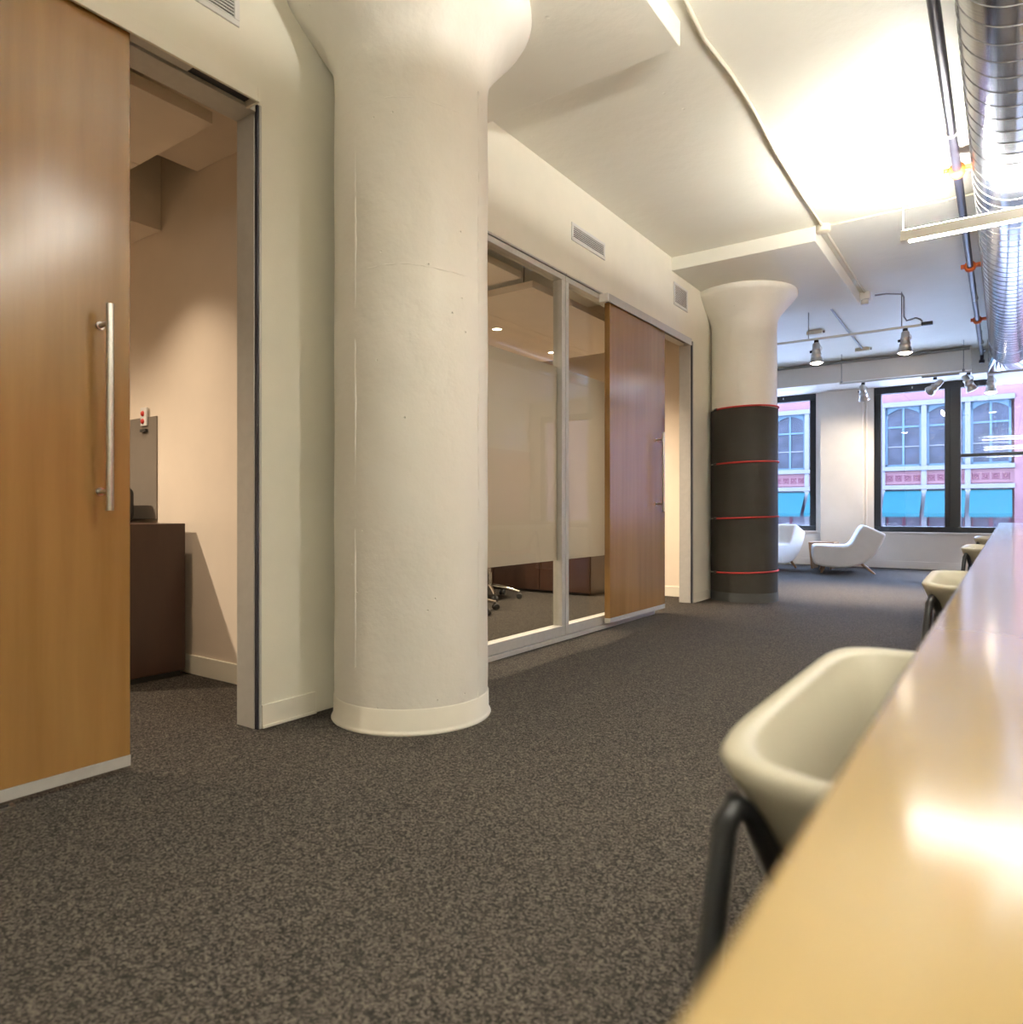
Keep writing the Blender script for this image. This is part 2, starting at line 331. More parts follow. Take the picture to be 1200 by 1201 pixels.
def sliding_door(name, label, y0, y1, zb, zt, hy):
    d = thing(name, label, 'door', (-2.39, (y0 + y1) / 2, 0), kind='structure')
    xf = -2.37
    B(xf - .045, xf, y0, y1, zb + .035, zt).build('door_panel', 'door_veneer', d, 0.002, world=True)
    B(xf - .047, xf + .002, y0 - .001, y1 + .001, zb, zb + .035).build('bottom_rail', 'aluminium', d, 0.001, world=True)
    h = MB().tube([(-2.305, hy, .865), (-2.305, hy, 1.515)], 0.0108, 16).build('handle', 'steel', d, world=True)
    for z in (.925, 1.455):
        MB().tube([(xf, hy, z), (-2.305, hy, z)], 0.008, 10).tube([(xf, hy, z), (xf + .006, hy, z)], 0.013, 12).build('standoff', 'steel', h, world=True)
    return d
sliding_door('door_1', 'pale wooden sliding door with long steel bar handle, pushed open before the small office', 0.16, 1.178, .022, 2.445, 1.083)
sliding_door('door_2', 'glossy wooden sliding door with steel bar handle overlapping the glass partition', 4.625, 5.637, .045, 2.395, 5.452)
g = thing('floor_guide', 'small black slotted steel guide on the carpet under the wooden door', 'door guide', (-2.372, .80, 0))
B(-2.386, -2.356, .62, .846, 0, .006).build('guide_plate', 'steel', g, world=True); B(-2.377, -2.365, .62, .83, .006, .012).build('slot', 'black_plastic', g, world=True)

# ------------------------------------------------------------------ glass partition
gp = thing('glass_partition', 'aluminium framed glass front with frosted band before the meeting room', 'partition', (XW, 4.1, 0))
MB().box(XW - .09, XW + .005, 2.73, 5.54, 0, .028).build('floor_plate', 'aluminium', gp, 0.002, world=True)
for y0, y1 in ((2.73, 4.084), (4.090, 5.54)):
    B(XW - .075, XW - .004, y0, y1, .032, .098).build('bottom_rail', 'aluminium', gp, 0.003, world=True)
    MB().box(XW - .075, XW - .004, y0, y1, 2.415, 2.452).box(XW - .09, XW + .003, y0, y1, 2.456, 2.468).build('top_rail', 'aluminium', gp, 0.003, world=True)
    for ys in (y0, y1 - .042):
        B(XW - .075, XW - .004, ys, ys + .042, .098, 2.415).build('stile', 'aluminium', gp, 0.003, world=True)
    B(XW - .045, XW - .035, y0 + .042, y1 - .042, .098, 2.415).build('glass_pane', 'clear_glass', gp, world=True)
    B(XW - .0475, XW - .0455, y0 + .042, y1 - .042, .535, 1.835).build('frosted_film', 'frosted_film', gp, world=True)

# ------------------------------------------------------------------ wall vents
def vent(y0, y1, z0, z1, label):
    v = thing('wall_vent', label, 'vent', (XW, (y0 + y1) / 2, (z0 + z1) / 2), group='return air grilles high on the corridor wall')
    b = .022
    MB().box(XW, XW + .008, y0, y1, z0, z0 + b).box(XW, XW + .008, y0, y1, z1 - b, z1).box(XW, XW + .008, y0, y0 + b, z0 + b, z1 - b).box(XW, XW + .008, y1 - b, y1, z0 + b, z1 - b).build('vent_frame', 'white_metal', v, 0.002, world=True)
    B(XW, XW + .001, y0 + b, y1 - b, z0 + b, z1 - b).build('vent_back', 'dark_cavity', v, world=True)
    n = int((z1 - z0 - 2 * b) / .012); me = None
    for i in range(n):
        z = z0 + b + (i + .5) * (z1 - z0 - 2 * b) / n
        if me is None:
            o = MB().prism([(.001, -.004), (.007, -.0055), (.007, -.0035), (.001, .005)], y0 + b - (y0+y1)/2, y1 - b - (y0+y1)/2, 'y').build('slat', 'white_metal', v); me = o.data
        else:
            o = bpy.data.objects.new('slat', me); COL.objects.link(o); o.parent = v
        o.location = (0, 0, z - (z0 + z1) / 2)
vent(1.05, 1.616, 2.728, 2.90, 'white louvred wall vent above the near wooden door')
vent(4.155, 4.64, 2.715, 2.838, 'long narrow white louvred wall vent above the glass partition')
vent(5.958, 6.286, 2.712, 2.915, 'squarish white louvred wall vent next to the second column capital')

# ------------------------------------------------------------------ columns
def capital(r): return [(r, 2.66), (r + .008, 2.72), (r + .035, 2.775), (r + .085, 2.84), (r + .135, 2.895), (r + .172, 2.935), (r + .19, 2.965), (r + .186, 2.995)]
C1 = (-2.092, 2.232); R1 = .325
c = thing('concrete_column', 'thick cream painted round concrete column with flared capital beside the open doorway', 'column', (*C1, 0))
prof = [(R1, .10)] + [(R1 + (.0015 * math.sin(z * 9)), z) for z in [0.2 + .1 * i for i in range(25)]] + capital(R1)
MB().lathe(prof, 96).build('shaft', 'column_paint', c)
MB().lathe([(R1 + .012, .0), (R1 + .014, .004), (R1 + .010, .012), (R1 + .005, .02), (R1 + .004, .095), (R1 + .001, .10)], 96).build('base_band', 'base_vinyl', c)
for ang, zs, amp in ((-1.57, (.25, 2.4), .010), (.16, (.1, 2.6), .012)):   # formwork seams
    pts = []; z = zs[0]
    while z < zs[1]:
        a2 = ang + random.uniform(-.006, .006); pts.append(((R1 - .002) * math.cos(a2), (R1 - .002) * math.sin(a2), z)); z += .035
    MB().tube(pts, [random.uniform(.0025, .0075) for _ in pts], 6).build('formwork_seam', 'column_paint', c)
for z in (.22, 1.81, 2.45):
    pts = [((R1 - .002) * math.cos(q), (R1 - .002) * math.sin(q), z + .006 * math.sin(q * 5) + random.uniform(-.002, .002)) for q in [-1.9 + .07 * i for i in range(34)]]
    MB().tube(pts, [random.uniform(.0012, .0034) for _ in pts], 6).build('formwork_ring', 'column_paint', c)
C2 = (-2.125, 7.03); R2 = .308
c = thing('wrapped_column', 'round concrete column wrapped in dark sheet tied with red cords', 'column', (*C2, 0))
MB().lathe([(R2, .0)] + [(R2, z) for z in (.5, 1.0, 1.5, 2.0, 2.5)] + capital(R2), 72).build('shaft', 'column_paint', c)
MB().lathe([(R2 + .008, .085), (R2 + .010, .6), (R2 + .008, 1.2), (R2 + .010, 1.86), (R2 + .002, 1.865)], 72).build('dark_wrap', 'wrap_dark', c)
MB().lathe([(R2 + .016, 0), (R2 + .014, .004), (R2 + .012, .083), (R2 + .004, .086)], 72).build('base_band', 'rubber', c)
fr = math.atan2(-C2[1], -C2[0])
for z in (1.868, 1.336, .806, .282):
    rr = R2 + .013
    pts = [(rr * math.cos(fr - 1.02 + q), rr * math.sin(fr - 1.02 + q), z + .012 * math.sin(q * .9 - 1)) for q in [i * .09 for i in range(0, 57)]]
    k = MB().tube(pts, .0085, 8).build('red_cord', 'red_cord', c)
    p0 = Vector(pts[0]); ht = (p0 - Vector(pts[1])).normalized()
    MB().tube([p0 + ht * -.04, p0 + ht * .005], .0135, 8).build('cord_toggle', 'black_plastic', k); MB().tube([p0, p0 + ht * .06, p0 + ht * .085 + Vector((0, 0, -.006))], [.006, .006, .003], 8).build('hook', 'chrome', k)

# ------------------------------------------------------------------ ceiling services
t = tag(MB().tube([(-1.165, .4, 3.103), (-1.155, 2.2, 3.101), (-1.148, 2.95, 3.1), (-1.170, 3.25, 3.1), (-1.150, 3.6, 3.101), (-1.150, 4.0, 3.1), (-1.172, 4.5, 3.1), (-1.178, 5.2, 3.1), (-1.176, 5.89, 3.1)], .0105, 8).build('ceiling_conduit', 'conduit_paint'), 'thin cream conduit running along the ceiling to a round junction box', 'conduit')
tag(MB().lathe([(.0, 3.06), (.052, 3.062), (.055, 3.07), (.055, ZC)], 24, -1.178, 5.94).build('junction_box', 'conduit_paint'), 'round cream ceiling junction box at the corner of the drop panel', 'junction box')
tag(MB().tube([(-1.12, 5.93, 3.104), (-.30, 5.93, 3.104), (1.6, 5.93, 3.104)], .010, 8).build('ceiling_conduit', 'conduit_paint'), 'thin cream conduit crossing the ceiling towards the round duct', 'conduit')
tag(MB().tube([(-1.178, 6.0, 3.103), (-1.182, 7.0, 3.101), (-1.18, 7.93, 3.102)], .0105, 8).build('ceiling_conduit', 'conduit_paint'), 'thin cream conduit along the side of the second drop panel', 'conduit')
j = thing('junction_box', 'square white ceiling junction box feeding the lounge track lights', 'junction box', (-1.19, 8.02, ZC))
B(-.055, .055, -.055, .055, -.075, 0).build('box_body', 'white_metal', j, 0.004); MB().lathe([(.03, -.12), (.036, -.115), (.036, -.075)], 16).build('cord_grip', 'white_metal', j)
tag(MB().tube([(-1.27, 8.05, 3.085), (-1.42, 8.13, 3.095), (-1.56, 8.19, 3.095)], .009, 8).build('power_cable', 'wire_grey'), 'short grey cable between the ceiling junction box and a surface bracket', 'cable')
tag(MB().tube([(-1.575, 8.28, 3.10), (-1.60, 9.5, 3.10), (-1.612, 10.62, 3.10)], .012, 8).build('ceiling_conduit', 'wire_grey'), 'grey conduit on the ceiling leading from the track lights to the bulkhead', 'conduit')
for x, y, lb in ((-1.66, 8.19, 'flat cream surface bracket on the ceiling above the light track'), (-1.615, 10.70, 'white ceiling box at the bulkhead end of the grey conduit'), (-1.95, 9.35, 'cream ceiling bracket over the left end of the light track')):
    k = thing('ceiling_bracket', lb, 'bracket', (x, y, ZC)); B(-.09, .09, -.04, .04, -.045, 0).build('bracket_body', 'conduit_paint', k, 0.004); MB().tube([(.095, 0, -.02), (.115, 0, -.02)], .016, 10).build('connector', 'wire_grey', k)

# sprinkler pipe with orange couplings
p = thing('sprinkler_pipe', 'black sprinkler pipe with orange couplings beside the round duct', 'pipe', (-.245, 5.0, 2.95))
MB().tube([(-.243, .0, 2.965), (-.246, 5.0, 2.965), (-.262, 11.28, 2.965)], .0245, 18).build('pipe_run', 'pipe_black', p, world=True)
for y in (3.08, 5.13, 7.2, 9.25):
    kk = MB(); M = Matrix.Translation((-.246 - (y - 5) * .0025, y, 2.965)) @ Matrix.Rotation(math.pi / 2, 4, 'X')
    kk.lathe([(.025, -.035), (.042, -.032), (.044, 0), (.042, .032), (.025, .035)], 20, mat=M)
    for sx in (-1, 1): kk.box(-.246 + sx * .05 - .022, -.246 + sx * .05 + .022, y - .022, y + .022, 2.955, 2.985); kk.tube([(-.246 + sx * .055, y - .04, 2.97), (-.246 + sx * .055, y + .04, 2.97)], .008, 8)
    kk.build('coupling', 'orange_paint', p, world=True)
for y in (4.6, 6.1, 8.3, 10.5):
    MB().tube([(-.246, y, 2.98), (-.246, y, ZC)], .006, 8).lathe([(.027, -.012), (.029, 0), (.027, .012)], 16, mat=Matrix.Translation((-.248, y, 2.965)) @ Matrix.Rotation(math.pi / 2, 4, 'X')).build('hanger', 'wire_light', p, world=True)
B(-.225, -.175, 6.05, 6.09, 2.95, 2.98).build('duct_clip', 'black_plastic', p, world=True)
MB().tube([(-.262, 11.25, 2.99), (-.262, 11.25, 2.86)], .022, 12).lathe([(.03, 2.84), (.034, 2.85), (.034, 2.88), (.026, 2.885)], 16, -.262, 11.25).build('drop_elbow', 'pipe_black', p, world=True)
MB().tube([(-.26, 10.9, 2.96), (-.22, 10.95, 2.95), (-.235, 11.1, 2.95)], .008, 8).build('branch_line', 'black_plastic', p, world=True)

# spiral duct
DX, DZ, DR, DY0, DY1 = .050, 2.893, .215, -3.9, 10.62
d = thing('spiral_duct', 'large round galvanised spiral duct hanging under the ceiling above the table', 'duct', (DX, 4.0, DZ))
MY = Matrix.Rotation(-math.pi / 2, 4, 'X')
MB().lathe([(DR, DY0)] + [(DR, DY0 + (DY1 - DY0) * i / 20) for i in range(1, 21)], 72, DX, 0, DZ, MY).build('duct_body', 'galvanised', d, world=True)
pitch = .128; pts = []; turns = int((DY1 - DY0) / pitch)
for i in range(turns * 36 + 1):
    q = 2 * math.pi * i / 36; pts.append((DX + (DR + .001) * math.cos(q), DY0 + pitch * i / 36, DZ + (DR + .001) * math.sin(q)))
MB().tube(pts, .0022, 5).build('spiral_seam', 'wire_grey', d, world=True)
bt = MB(); n = 40; vs = []
for k in range(n):
    q = 2 * math.pi * k / n; cx, cz = math.cos(q), math.sin(q); m_ = max(abs(cx), abs(cz))
    vs.append((DX + DR * cx, DY1, DZ + DR * cz))
for k in range(n):
    q = 2 * math.pi * k / n; cx, cz = math.cos(q), math.sin(q); m_ = max(abs(cx), abs(cz))
    vs.append((DX + .055 + .30 * cx / m_, DY1 + .45, DZ - .005 + .218 * cz / m_))
bt.add(vs, [(k, (k + 1) % n, n + (k + 1) % n, n + k) for k in range(n)]).build('square_boot', 'galvanised', d, world=True)
B(DX + .055 - .305, DX + .055 + .305, DY1 + .45, YF - .14, DZ - .24, ZC - .004).build('plenum_box', 'white_metal', d, 0.004, world=True)
for y in (-2.0, 0.9, 9.9):
    MB().lathe([(DR + .004, y - .012), (DR + .006, y - .01), (DR + .006, y + .01), (DR + .004, y + .012)], 60, DX, 0, DZ, MY, caps=False).tube([(DX, y, DZ + DR), (DX, y, ZC)], .005, 8).build('hanger_strap', 'galvanised', d, world=True)

# linear pendants
def pendant(y, label):
    x0, x1, zb = -.532, 1.90, 2.527
    p = thing('linear_pendant', label, 'pendant light', ((x0 + x1) / 2, y, zb), group='linear pendants over the table')
    B(x0, x1, y - .032, y + .032, zb, zb + .062).build('housing', 'pendant_white', p, world=True)
    B(x0 + .045, x1 - .045, y - .020, y + .020, zb - .002, zb).build('diffuser', 'glow_down', p, world=True)
    B(x0 + .02, x1 - .02, y - .026, y + .026, zb + .062, zb + .0648).build('uplight', 'glow_up', p, world=True)
    for x in (x0 + .012, x1 - .012): MB().tube([(x, y, zb + .06), (x, y, ZC)], .0022, 6).lathe([(.012, ZC - .02), (.03, ZC - .004), (.03, ZC)], 16, x, y).build('suspension_wire', 'wire_light', p, world=True)
pendant(4.95, 'slim white linear pendant hanging under the round duct over the table')
pendant(1.90, 'slim white linear pendant over the near part of the table')
pendant(-1.15, 'slim white linear pendant over the table behind the camera')

# track lights
def track_head(x, y, z, aim, on, label, ztrack, power=60, size=1.2):
    h = thing('track_spotlight', label, 'spotlight', (x, y, z), group='aluminium track spotlights')
    R = Vector(aim).normalized().to_track_quat('-Z', 'Y').to_matrix().to_4x4()
    MB().lathe([(.012, .125), (.028, .122), (.038, .11), (.040, .06), (.046, .056), (.046, .046), (.041, .042), (.048, .0), (.056, -.006), (.056, -.020), (.052, -.024), (.060, -.06), (.072, -.088), (.073, -.10), (.066, -.10), (.060, -.088)], 32, mat=R, caps=False).lathe([(.001, .126), (.012, .125)], 32, mat=R, caps=False).build('lamp_housing', 'lamp_metal', h)
    MB().lathe([(.0, -.118), (.030, -.114), (.052, -.105), (.064, -.094)], 32, mat=R).build('lamp_lens', 'lamp_glow' if on else 'lamp_metal', h)
    top = ztrack - z
    MB().tube([(0, 0, .11), (0, 0, top - .03)], .008, 8).build('stem', 'lamp_metal', h)
    MB().lathe([(.022, top - .035), (.024, top - .03), (.024, top - .008), (.018, top - .004)], 14).build('track_adapter', 'black_plastic', h)
    MB().tube([(.055 * (1 if i < 9 else 1) * math.cos(-.6 + i * .3), 0, .055 + .045 * math.sin(-.6 + i * .3)) for i in range(10)], .005, 6).build('yoke', 'lamp_metal', h)
    MB().tube([(-.042, 0, .03), (-.066, 0, .03)], .014, 10).build('knob', 'black_plastic', h)
    if on:
        L = R @ Vector((0, 0, -.128)); T = L + R.to_3x3() @ Vector((0, 0, -1)); dl = bpy.data.lights.new('spot_beam', 'SPOT')
        dl.energy = power; dl.spot_size = size; dl.spot_blend = 1.0; dl.color = (1.0, .86, .68); dl.shadow_soft_size = .05
        o = bpy.data.objects.new('spot_beam', dl); COL.objects.link(o); o.parent = h; o.location = L; o.rotation_euler = Vector(aim).normalized().to_track_quat('-Z', 'Y').to_euler()
tr = thing('light_track', 'long thin grey light track on rods holding two lit spotlights', 'light track', (-1.6, 8.2, 2.75))
B(-3.4, -.70, 8.187, 8.213, 2.738, 2.76).build('track_bar', 'wire_light', tr, world=True); B(-.70, -.60, 8.18, 8.22, 2.742, 2.775).build('end_feed', 'black_plastic', tr, 0.004, world=True)
for x in (-1.775, -.875): MB().tube([(x, 8.2, 2.755), (x, 8.2, ZC)], .0055, 6).build('rod', 'wire_grey', tr, world=True)
MB().tube([(-1.10, 8.06, 3.085), (-1.0, 8.12, 3.10), (-.87, 8.19, 3.09), (-.856, 8.2, 3.06), (-.854, 8.2, 2.86), (-.83, 8.2, 2.815), (-.75, 8.2, 2.83), (-.71, 8.2, 2.81), (-.69, 8.2, 2.785)], .0085, 8).build('feed_cable', 'wire_grey', tr, world=True)
track_head(-1.694, 8.2, 2.585, (0.02, 0, -1), True, 'lit aluminium spotlight hanging beside the rod on the long track', 2.74, 560)
track_head(-.843, 8.2, 2.585, (-.02, 0, -1), True, 'lit aluminium spotlight at the cable end of the long track', 2.74, 560)
tr = thing('light_track', 'white light track hanging on rods in front of the window bulkhead', 'light track', (-.9, 10.95, 2.70))
MB().box(-1.95, -.36, 10.935, 10.965, 2.685, 2.707).build('track_bar', 'wire_light', tr, world=True); B(-.93, -.50, 10.93, 10.97, 2.665, 2.685).build('driver_box', 'wire_grey', tr, 0.003, world=True)
for x in (-1.925, -.455): MB().tube([(x, 10.95, 2.69), (x, 10.95, ZC)], .005, 6).lathe([(.016, 2.70), (.018, 2.705), (.018, 2.73), (.01, 2.735)], 12, x, 10.95).build('rod', 'wire_grey', tr, world=True)
track_head(-1.645, 10.95, 2.53, (.1, .5, -1), False, 'unlit spotlight hanging before the pale wall between the windows', 2.685)
track_head(-.775, 10.95, 2.535, (-1.0, .75, -.75), True, 'tilted spotlight aimed at the pale wall between the windows', 2.664, 170, 1.15)
track_head(-.163, 11.22, 2.53, (0.0, -.1, -1), True, 'lit spotlight under the square end of the round duct', 2.653, 400)
track_head(-.40, 10.95, 2.54, (.45, .3, -1), False, 'small white spotlight at the end rod of the window track', 2.685)

# ------------------------------------------------------------------ small office
def cloud(name, label, x0, x1, y0, y1, z, seams):
    c = thing(name, label, 'ceiling panel', ((x0 + x1) / 2, (y0 + y1) / 2, z)); xs = [x0] + seams + [x1]
    for i in range(len(xs) - 1): B(xs[i] + .002, xs[i + 1] - .002, y0, y1, z, z + .05).build('panel_board', 'cloud_panel', c, 0.002, world=True)
    for x in (x0 + .4, x1 - .25):
        for y in (y0 + .25, y1 - .25): MB().tube([(x, y, z + .05), (x + .01, y, (z + ZC) / 2), (x, y, ZC)], .0035, 6).build('hanger_wire', 'gasket', c, world=True)
    return c
c = cloud('ceiling_cloud', 'suspended flat ceiling panel inside the small office', -5.2, -2.66, -.6, 1.655, 2.45, [-4.0, -3.25])
cs = thing('ceiling_soffit', 'lowered beige soffit board along the end wall of the small office', 'ceiling panel', (-3.1, 1.8, 2.66))
B(-3.50, -2.82, 1.50, 2.088, 2.66, 2.76).build('soffit_board', 'cloud_panel', cs, 0.002, world=True)
cs = thing('ceiling_soffit', 'short dropped beige bulkhead above the dark credenza', 'ceiling panel', (-4.4, 1.8, 2.42))
B(-5.5, -3.86, 1.80, 2.088, 2.43, 3.11).build('soffit_board', 'office_paint', cs, 0.002, world=True)
def downlight(x, y, z, tgt, power, label, size=1.5, col=WARMER):
    dl = thing('recessed_downlight', label, 'downlight', (x, y, z), group='recessed downlights in the suspended panels')
    MB().lathe([(.052, -.001), (.050, -.005), (.042, -.004), (.040, .0)], 28, caps=False).build('trim_ring', 'chrome', dl)
    MB().lathe([(.0, -.0015), (.040, -.0012)], 28, caps=False).build('lens', 'downlight_glow', dl)
    spot('downlight_beam', (x, y, z - .012), tgt, power, size, .9, col, dl, .04)
downlight(-3.48, 1.58, 2.45, (-3.48, 1.62, 0), 58, 'recessed downlight close to the end wall of the small office', 1.75)
downlight(-4.5, .5, 2.45, (-4.5, .5, 0), 380, 'added unseen fill downlight in the middle of the small office', 2.5)  # fill lamp added out of view to brighten the small office
cr = thing('credenza', 'dark brown wooden credenza against the end wall of the small office', 'cabinet', (-4.3, 1.8, 0))
B(-5.3, -3.54, 1.58, 2.045, .03, .80).build('cabinet_body', 'walnut_dark', cr, 0.003, world=True); B(-5.28, -3.56, 1.60, 2.03, 0, .03).build('plinth', 'black_plastic', cr, world=True)
for i in range(3):
    x = -5.29 + i * .585
    dd = B(x, x + .575, 1.562, 1.579, .04, .79).build('cabinet_door', 'walnut_dark', cr, 0.002, world=True); MB().tube([(x + .53, 1.552, .55), (x + .53, 1.552, .68)], .005, 8).build('door_pull', 'steel', dd, world=True)
mon = thing('desk_speaker', 'blurred black rounded box standing on the dark credenza', 'speaker', (-4.2, 1.95, .80))
B(-4.55, -3.955, 1.90, 2.0, .80, 1.0).build('speaker_body', 'black_plastic', mon, 0.04, 4, world=True); B(-4.5, -4.0, 1.896, 1.90, .84, .96).build('speaker_grille', 'dark_cavity', mon, world=True)
sp = thing('wall_shadow', 'taupe sheet standing in for a shadow on the end wall above the credenza', 'painted shadow', (-4.4, 2.08, .82))
B(-5.2, -3.90, 2.082, 2.0895, .82, 1.40).build('shadow_sheet', 'shadow_taupe', sp, 0.002, world=True)  # thin dark sheet painted as the shade lying on the office wall
al = thing('wall_switch_plate', 'white wall plate with two red round buttons and dark strip beneath', 'switch plate', (-4.02, 2.08, 1.40))
B(-4.052, -3.988, 2.070, 2.0815, 1.35, 1.455).build('plate', 'white_metal', al, 0.003, world=True)
for z in (1.376, 1.420): MB().lathe([(.0, .008), (.013, .007), (.016, .0)], 18, mat=Matrix.Translation((-4.024, 2.070, z)) @ Matrix.Rotation(math.pi / 2, 4, 'X')).build('button', 'red_plastic', al, world=True)
B(-4.05, -3.99, 2.066, 2.0815, 1.315, 1.332).build('dark_strip', 'black_plastic', al, world=True)

# ------------------------------------------------------------------ meeting room
cloud('ceiling_cloud', 'suspended panel in the meeting room close behind the tall white column', -5.0, -2.78, 2.5, 4.08, 2.50, [-4.2, -3.45])
cloud('ceiling_cloud', 'suspended panel with downlights over the meeting table', -5.0, -2.74, 4.16, 6.28, 2.45, [-4.15, -3.40])
downlight(-3.62, 4.93, 2.45, (-3.62, 4.93, 0), 280, 'bright recessed downlight in the meeting room panel by the glass', 2.6)
downlight(-3.70, 5.97, 2.45, (-3.70, 5.97, 0), 265, 'recessed downlight in the meeting room panel near its end wall', 2.6)
downlight(-3.62, 3.3, 2.50, (-3.62, 3.3, 0), 265, 'recessed downlight in the meeting room panel behind the column', 2.6)
cr = thing('credenza', 'low dark brown credenza seen through the glass below the frosted band', 'cabinet', (-4.3, 6.5, 0))
B(-5.3, -3.46, 6.33, 6.79, .025, .74).build('cabinet_body', 'walnut_dark', cr, 0.003, world=True); B(-5.28, -3.48, 6.35, 6.78, 0, .025).build('plinth', 'black_plastic', cr, world=True)
for i in range(3):
    x = -5.29 + i * .61
    dd = B(x, x + .60, 6.312, 6.329, .03, .73).build('cabinet_door', 'walnut_dark', cr, 0.002, world=True); MB().tube([(x + .56, 6.302, .5), (x + .56, 6.302, .63)], .005, 8).build('door_pull', 'steel', dd, world=True)
mt = thing('meeting_table', 'dark wooden meeting table behind the frosted glass', 'table', (-4.7, 4.1, 0))
B(-5.2, -4.22, 3.0, 5.2, .70, .735).build('table_top', 'walnut_dark', mt, 0.006, world=True)
for y in (3.4, 4.8): B(-4.9, -4.5, y - .03, y + .03, 0, .70).build('leg', 'walnut_dark', mt, 0.003, world=True)
def office_chair(x, y, rz, label):
    o = thing('office_chair', label, 'chair', (x, y, 0), rz, group='swivel chairs in the meeting room')
    for k in range(5):
        q = 2 * math.pi * k / 5 + .3; cx, sy = math.cos(q), math.sin(q)
        lg = MB().tube([(.03 * cx, .03 * sy, .125), (.16 * cx, .16 * sy, .105), (.30 * cx, .30 * sy, .068)], [.024, .020, .014], 8).build('base_arm', 'chrome', o)
        cm = MB()
        for w in (-.018, .018):
            M = Matrix.Translation((.30 * cx - sy * w, .30 * sy + cx * w, .028)) @ Matrix.Rotation(q, 4, 'Z') @ Matrix.Rotation(math.pi / 2, 4, 'X')
            cm.lathe([(.02, -.010), (.028, -.008), (.028, .008), (.02, .010)], 16, mat=M)
        cm.tube([(.30 * cx, .30 * sy, .03), (.30 * cx, .30 * sy, .07)], .008, 6).build('caster', 'caster', lg)
    MB().tube([(0, 0, .10), (0, 0, .26)], .03, 12).tube([(0, 0, .26), (0, 0, .43)], .016, 12).build('gas_lift', 'chrome', o)
    B(-.24, .24, -.24, .24, .43, .49).build('seat', 'black_plastic', o, 0.025, 3)
    MB().prism([(-.22, .58), (.22, .58), (.20, .98), (-.20, .98)], .22, .25, 'y').build('backrest', 'black_plastic', o, 0.012, 3)
    MB().tube([(0, .05, .42), (0, .24, .45), (0, .26, .70)], .016, 8).build('back_support', 'chrome', o)
office_chair(-4.22, 5.62, .2, 'swivel chair with chrome star base near the low credenza behind glass')
office_chair(-3.82, 4.72, .75, 'swivel chair with chrome star base close behind the glass and the white column')

# ------------------------------------------------------------------ long table and bucket chairs
TZ, TX, TY1 = .745, -.062, 9.25
tb = thing('communal_table', 'long glossy pale maple communal table with bucket chairs along it', 'table', (.5, 4.2, 0))
B(TX, 1.10, -.9, TY1, TZ - .042, TZ).build('table_top', 'table_maple', tb, 0.004, world=True)
for y in (-.5, 2.0, 4.45, 6.9, 9.0):
    B(.48, .93, y - .025, y + .025, 0, TZ - .042).build('leg_panel', 'white_metal', tb, 0.004, world=True)
B(.67, .73, -.47, 8.97, TZ - .14, TZ - .043).build('stretcher', 'white_metal', tb, 0.003, world=True)

def chair_loop(hw, hd, rad, z, dz, n=64, cx=0.0):
    # rounded rectangle in local xy (x forward toward the table), height falls toward the front
    out = []
    for k in range(n):
        q = 2 * math.pi * k / n; e = rad
        c_, s_ = math.cos(q), math.sin(q)
        x = math.copysign(abs(c_) ** e, c_) * hd + cx; y = math.copysign(abs(s_) ** e, s_) * hw
        f = (x - cx + hd) / (2 * hd)
        out.append((x, y, z - dz * (0.10 * f + 0.9 * max(0, f - .55) ** 2 / .2025)))
    return out
def bucket_chair(x, y, rz, label):
    c = thing('bucket_chair', label, 'chair', (x, y, 0), rz, group='cream bucket chairs along the table')
    n = 64; L = []
    spec = [(.190, .195, .55, .405, .0, .02), (.215, .215, .5, .425, .0, .02), (.228, .225, .46, .47, .015, .015), (.275, .25, .36, .56, .09, .006), (.318, .268, .30, .632, .16, .0), (.325, .273, .28, .648, .17, .0),
            (.321, .269, .28, .655, .17, .0), (.304, .253, .29, .655, .17, .0), (.298, .248, .30, .648, .17, .0), (.262, .228, .38, .57, .10, .006), (.212, .205, .46, .48, .02, .015), (.195, .195, .5, .445, .0, .02), (.12, .12, .6, .436, 0, .02), (.03, .03, .8, .434, 0, .02)]
    for hw, hd, e, z, dz, cx in spec: L += chair_loop(hw, hd, e, z, dz, n, cx)
    fs = [(i*n+k, i*n+(k+1) % n, (i+1)*n+(k+1) % n, (i+1)*n+k) for i in range(len(spec)-1) for k in range(n)]
    m = MB().add(L, fs, True); m.f.append(tuple(reversed(range(n)))); m.sm.append(False); m.f.append(tuple((len(spec)-1)*n + k for k in range(n))); m.sm.append(True)
    m.build('seat_shell', 'chair_shell', c)
    for sy in (-1, 1):
        for sx in (-1, 1):
            fx = sx * .30; ty = sy * .305
            MB().tube([(fx, sy * .335, 0.0), (fx * .98, sy * .330, .12), (fx * .82, ty, .60), (fx * .80, ty - sy * .010, .616), (fx * .77, ty - sy * .030, .600), (fx * .72, sy * .240, .53), (fx * .58, sy * .18, .42), (fx * .45, sy * .15, .395), (0, sy * .12, .395)], .0105, 12).build('leg', 'black_steel', c)
    MB().tube([(0, -.13, .398), (0, .13, .398)], .011, 10).build('cross_bar', 'black_steel', c)
bucket_chair(.055, .885, 0.0, 'cream bucket chair at the table end furthest from the windows')
bucket_chair(.062, 2.63, .02, 'second cream bucket chair from the table end furthest from the windows')
bucket_chair(.058, 5.10, -.02, 'second cream bucket chair along the table from the windows')
bucket_chair(.058, 6.98, .0, 'cream bucket chair at the table closest to the windows')

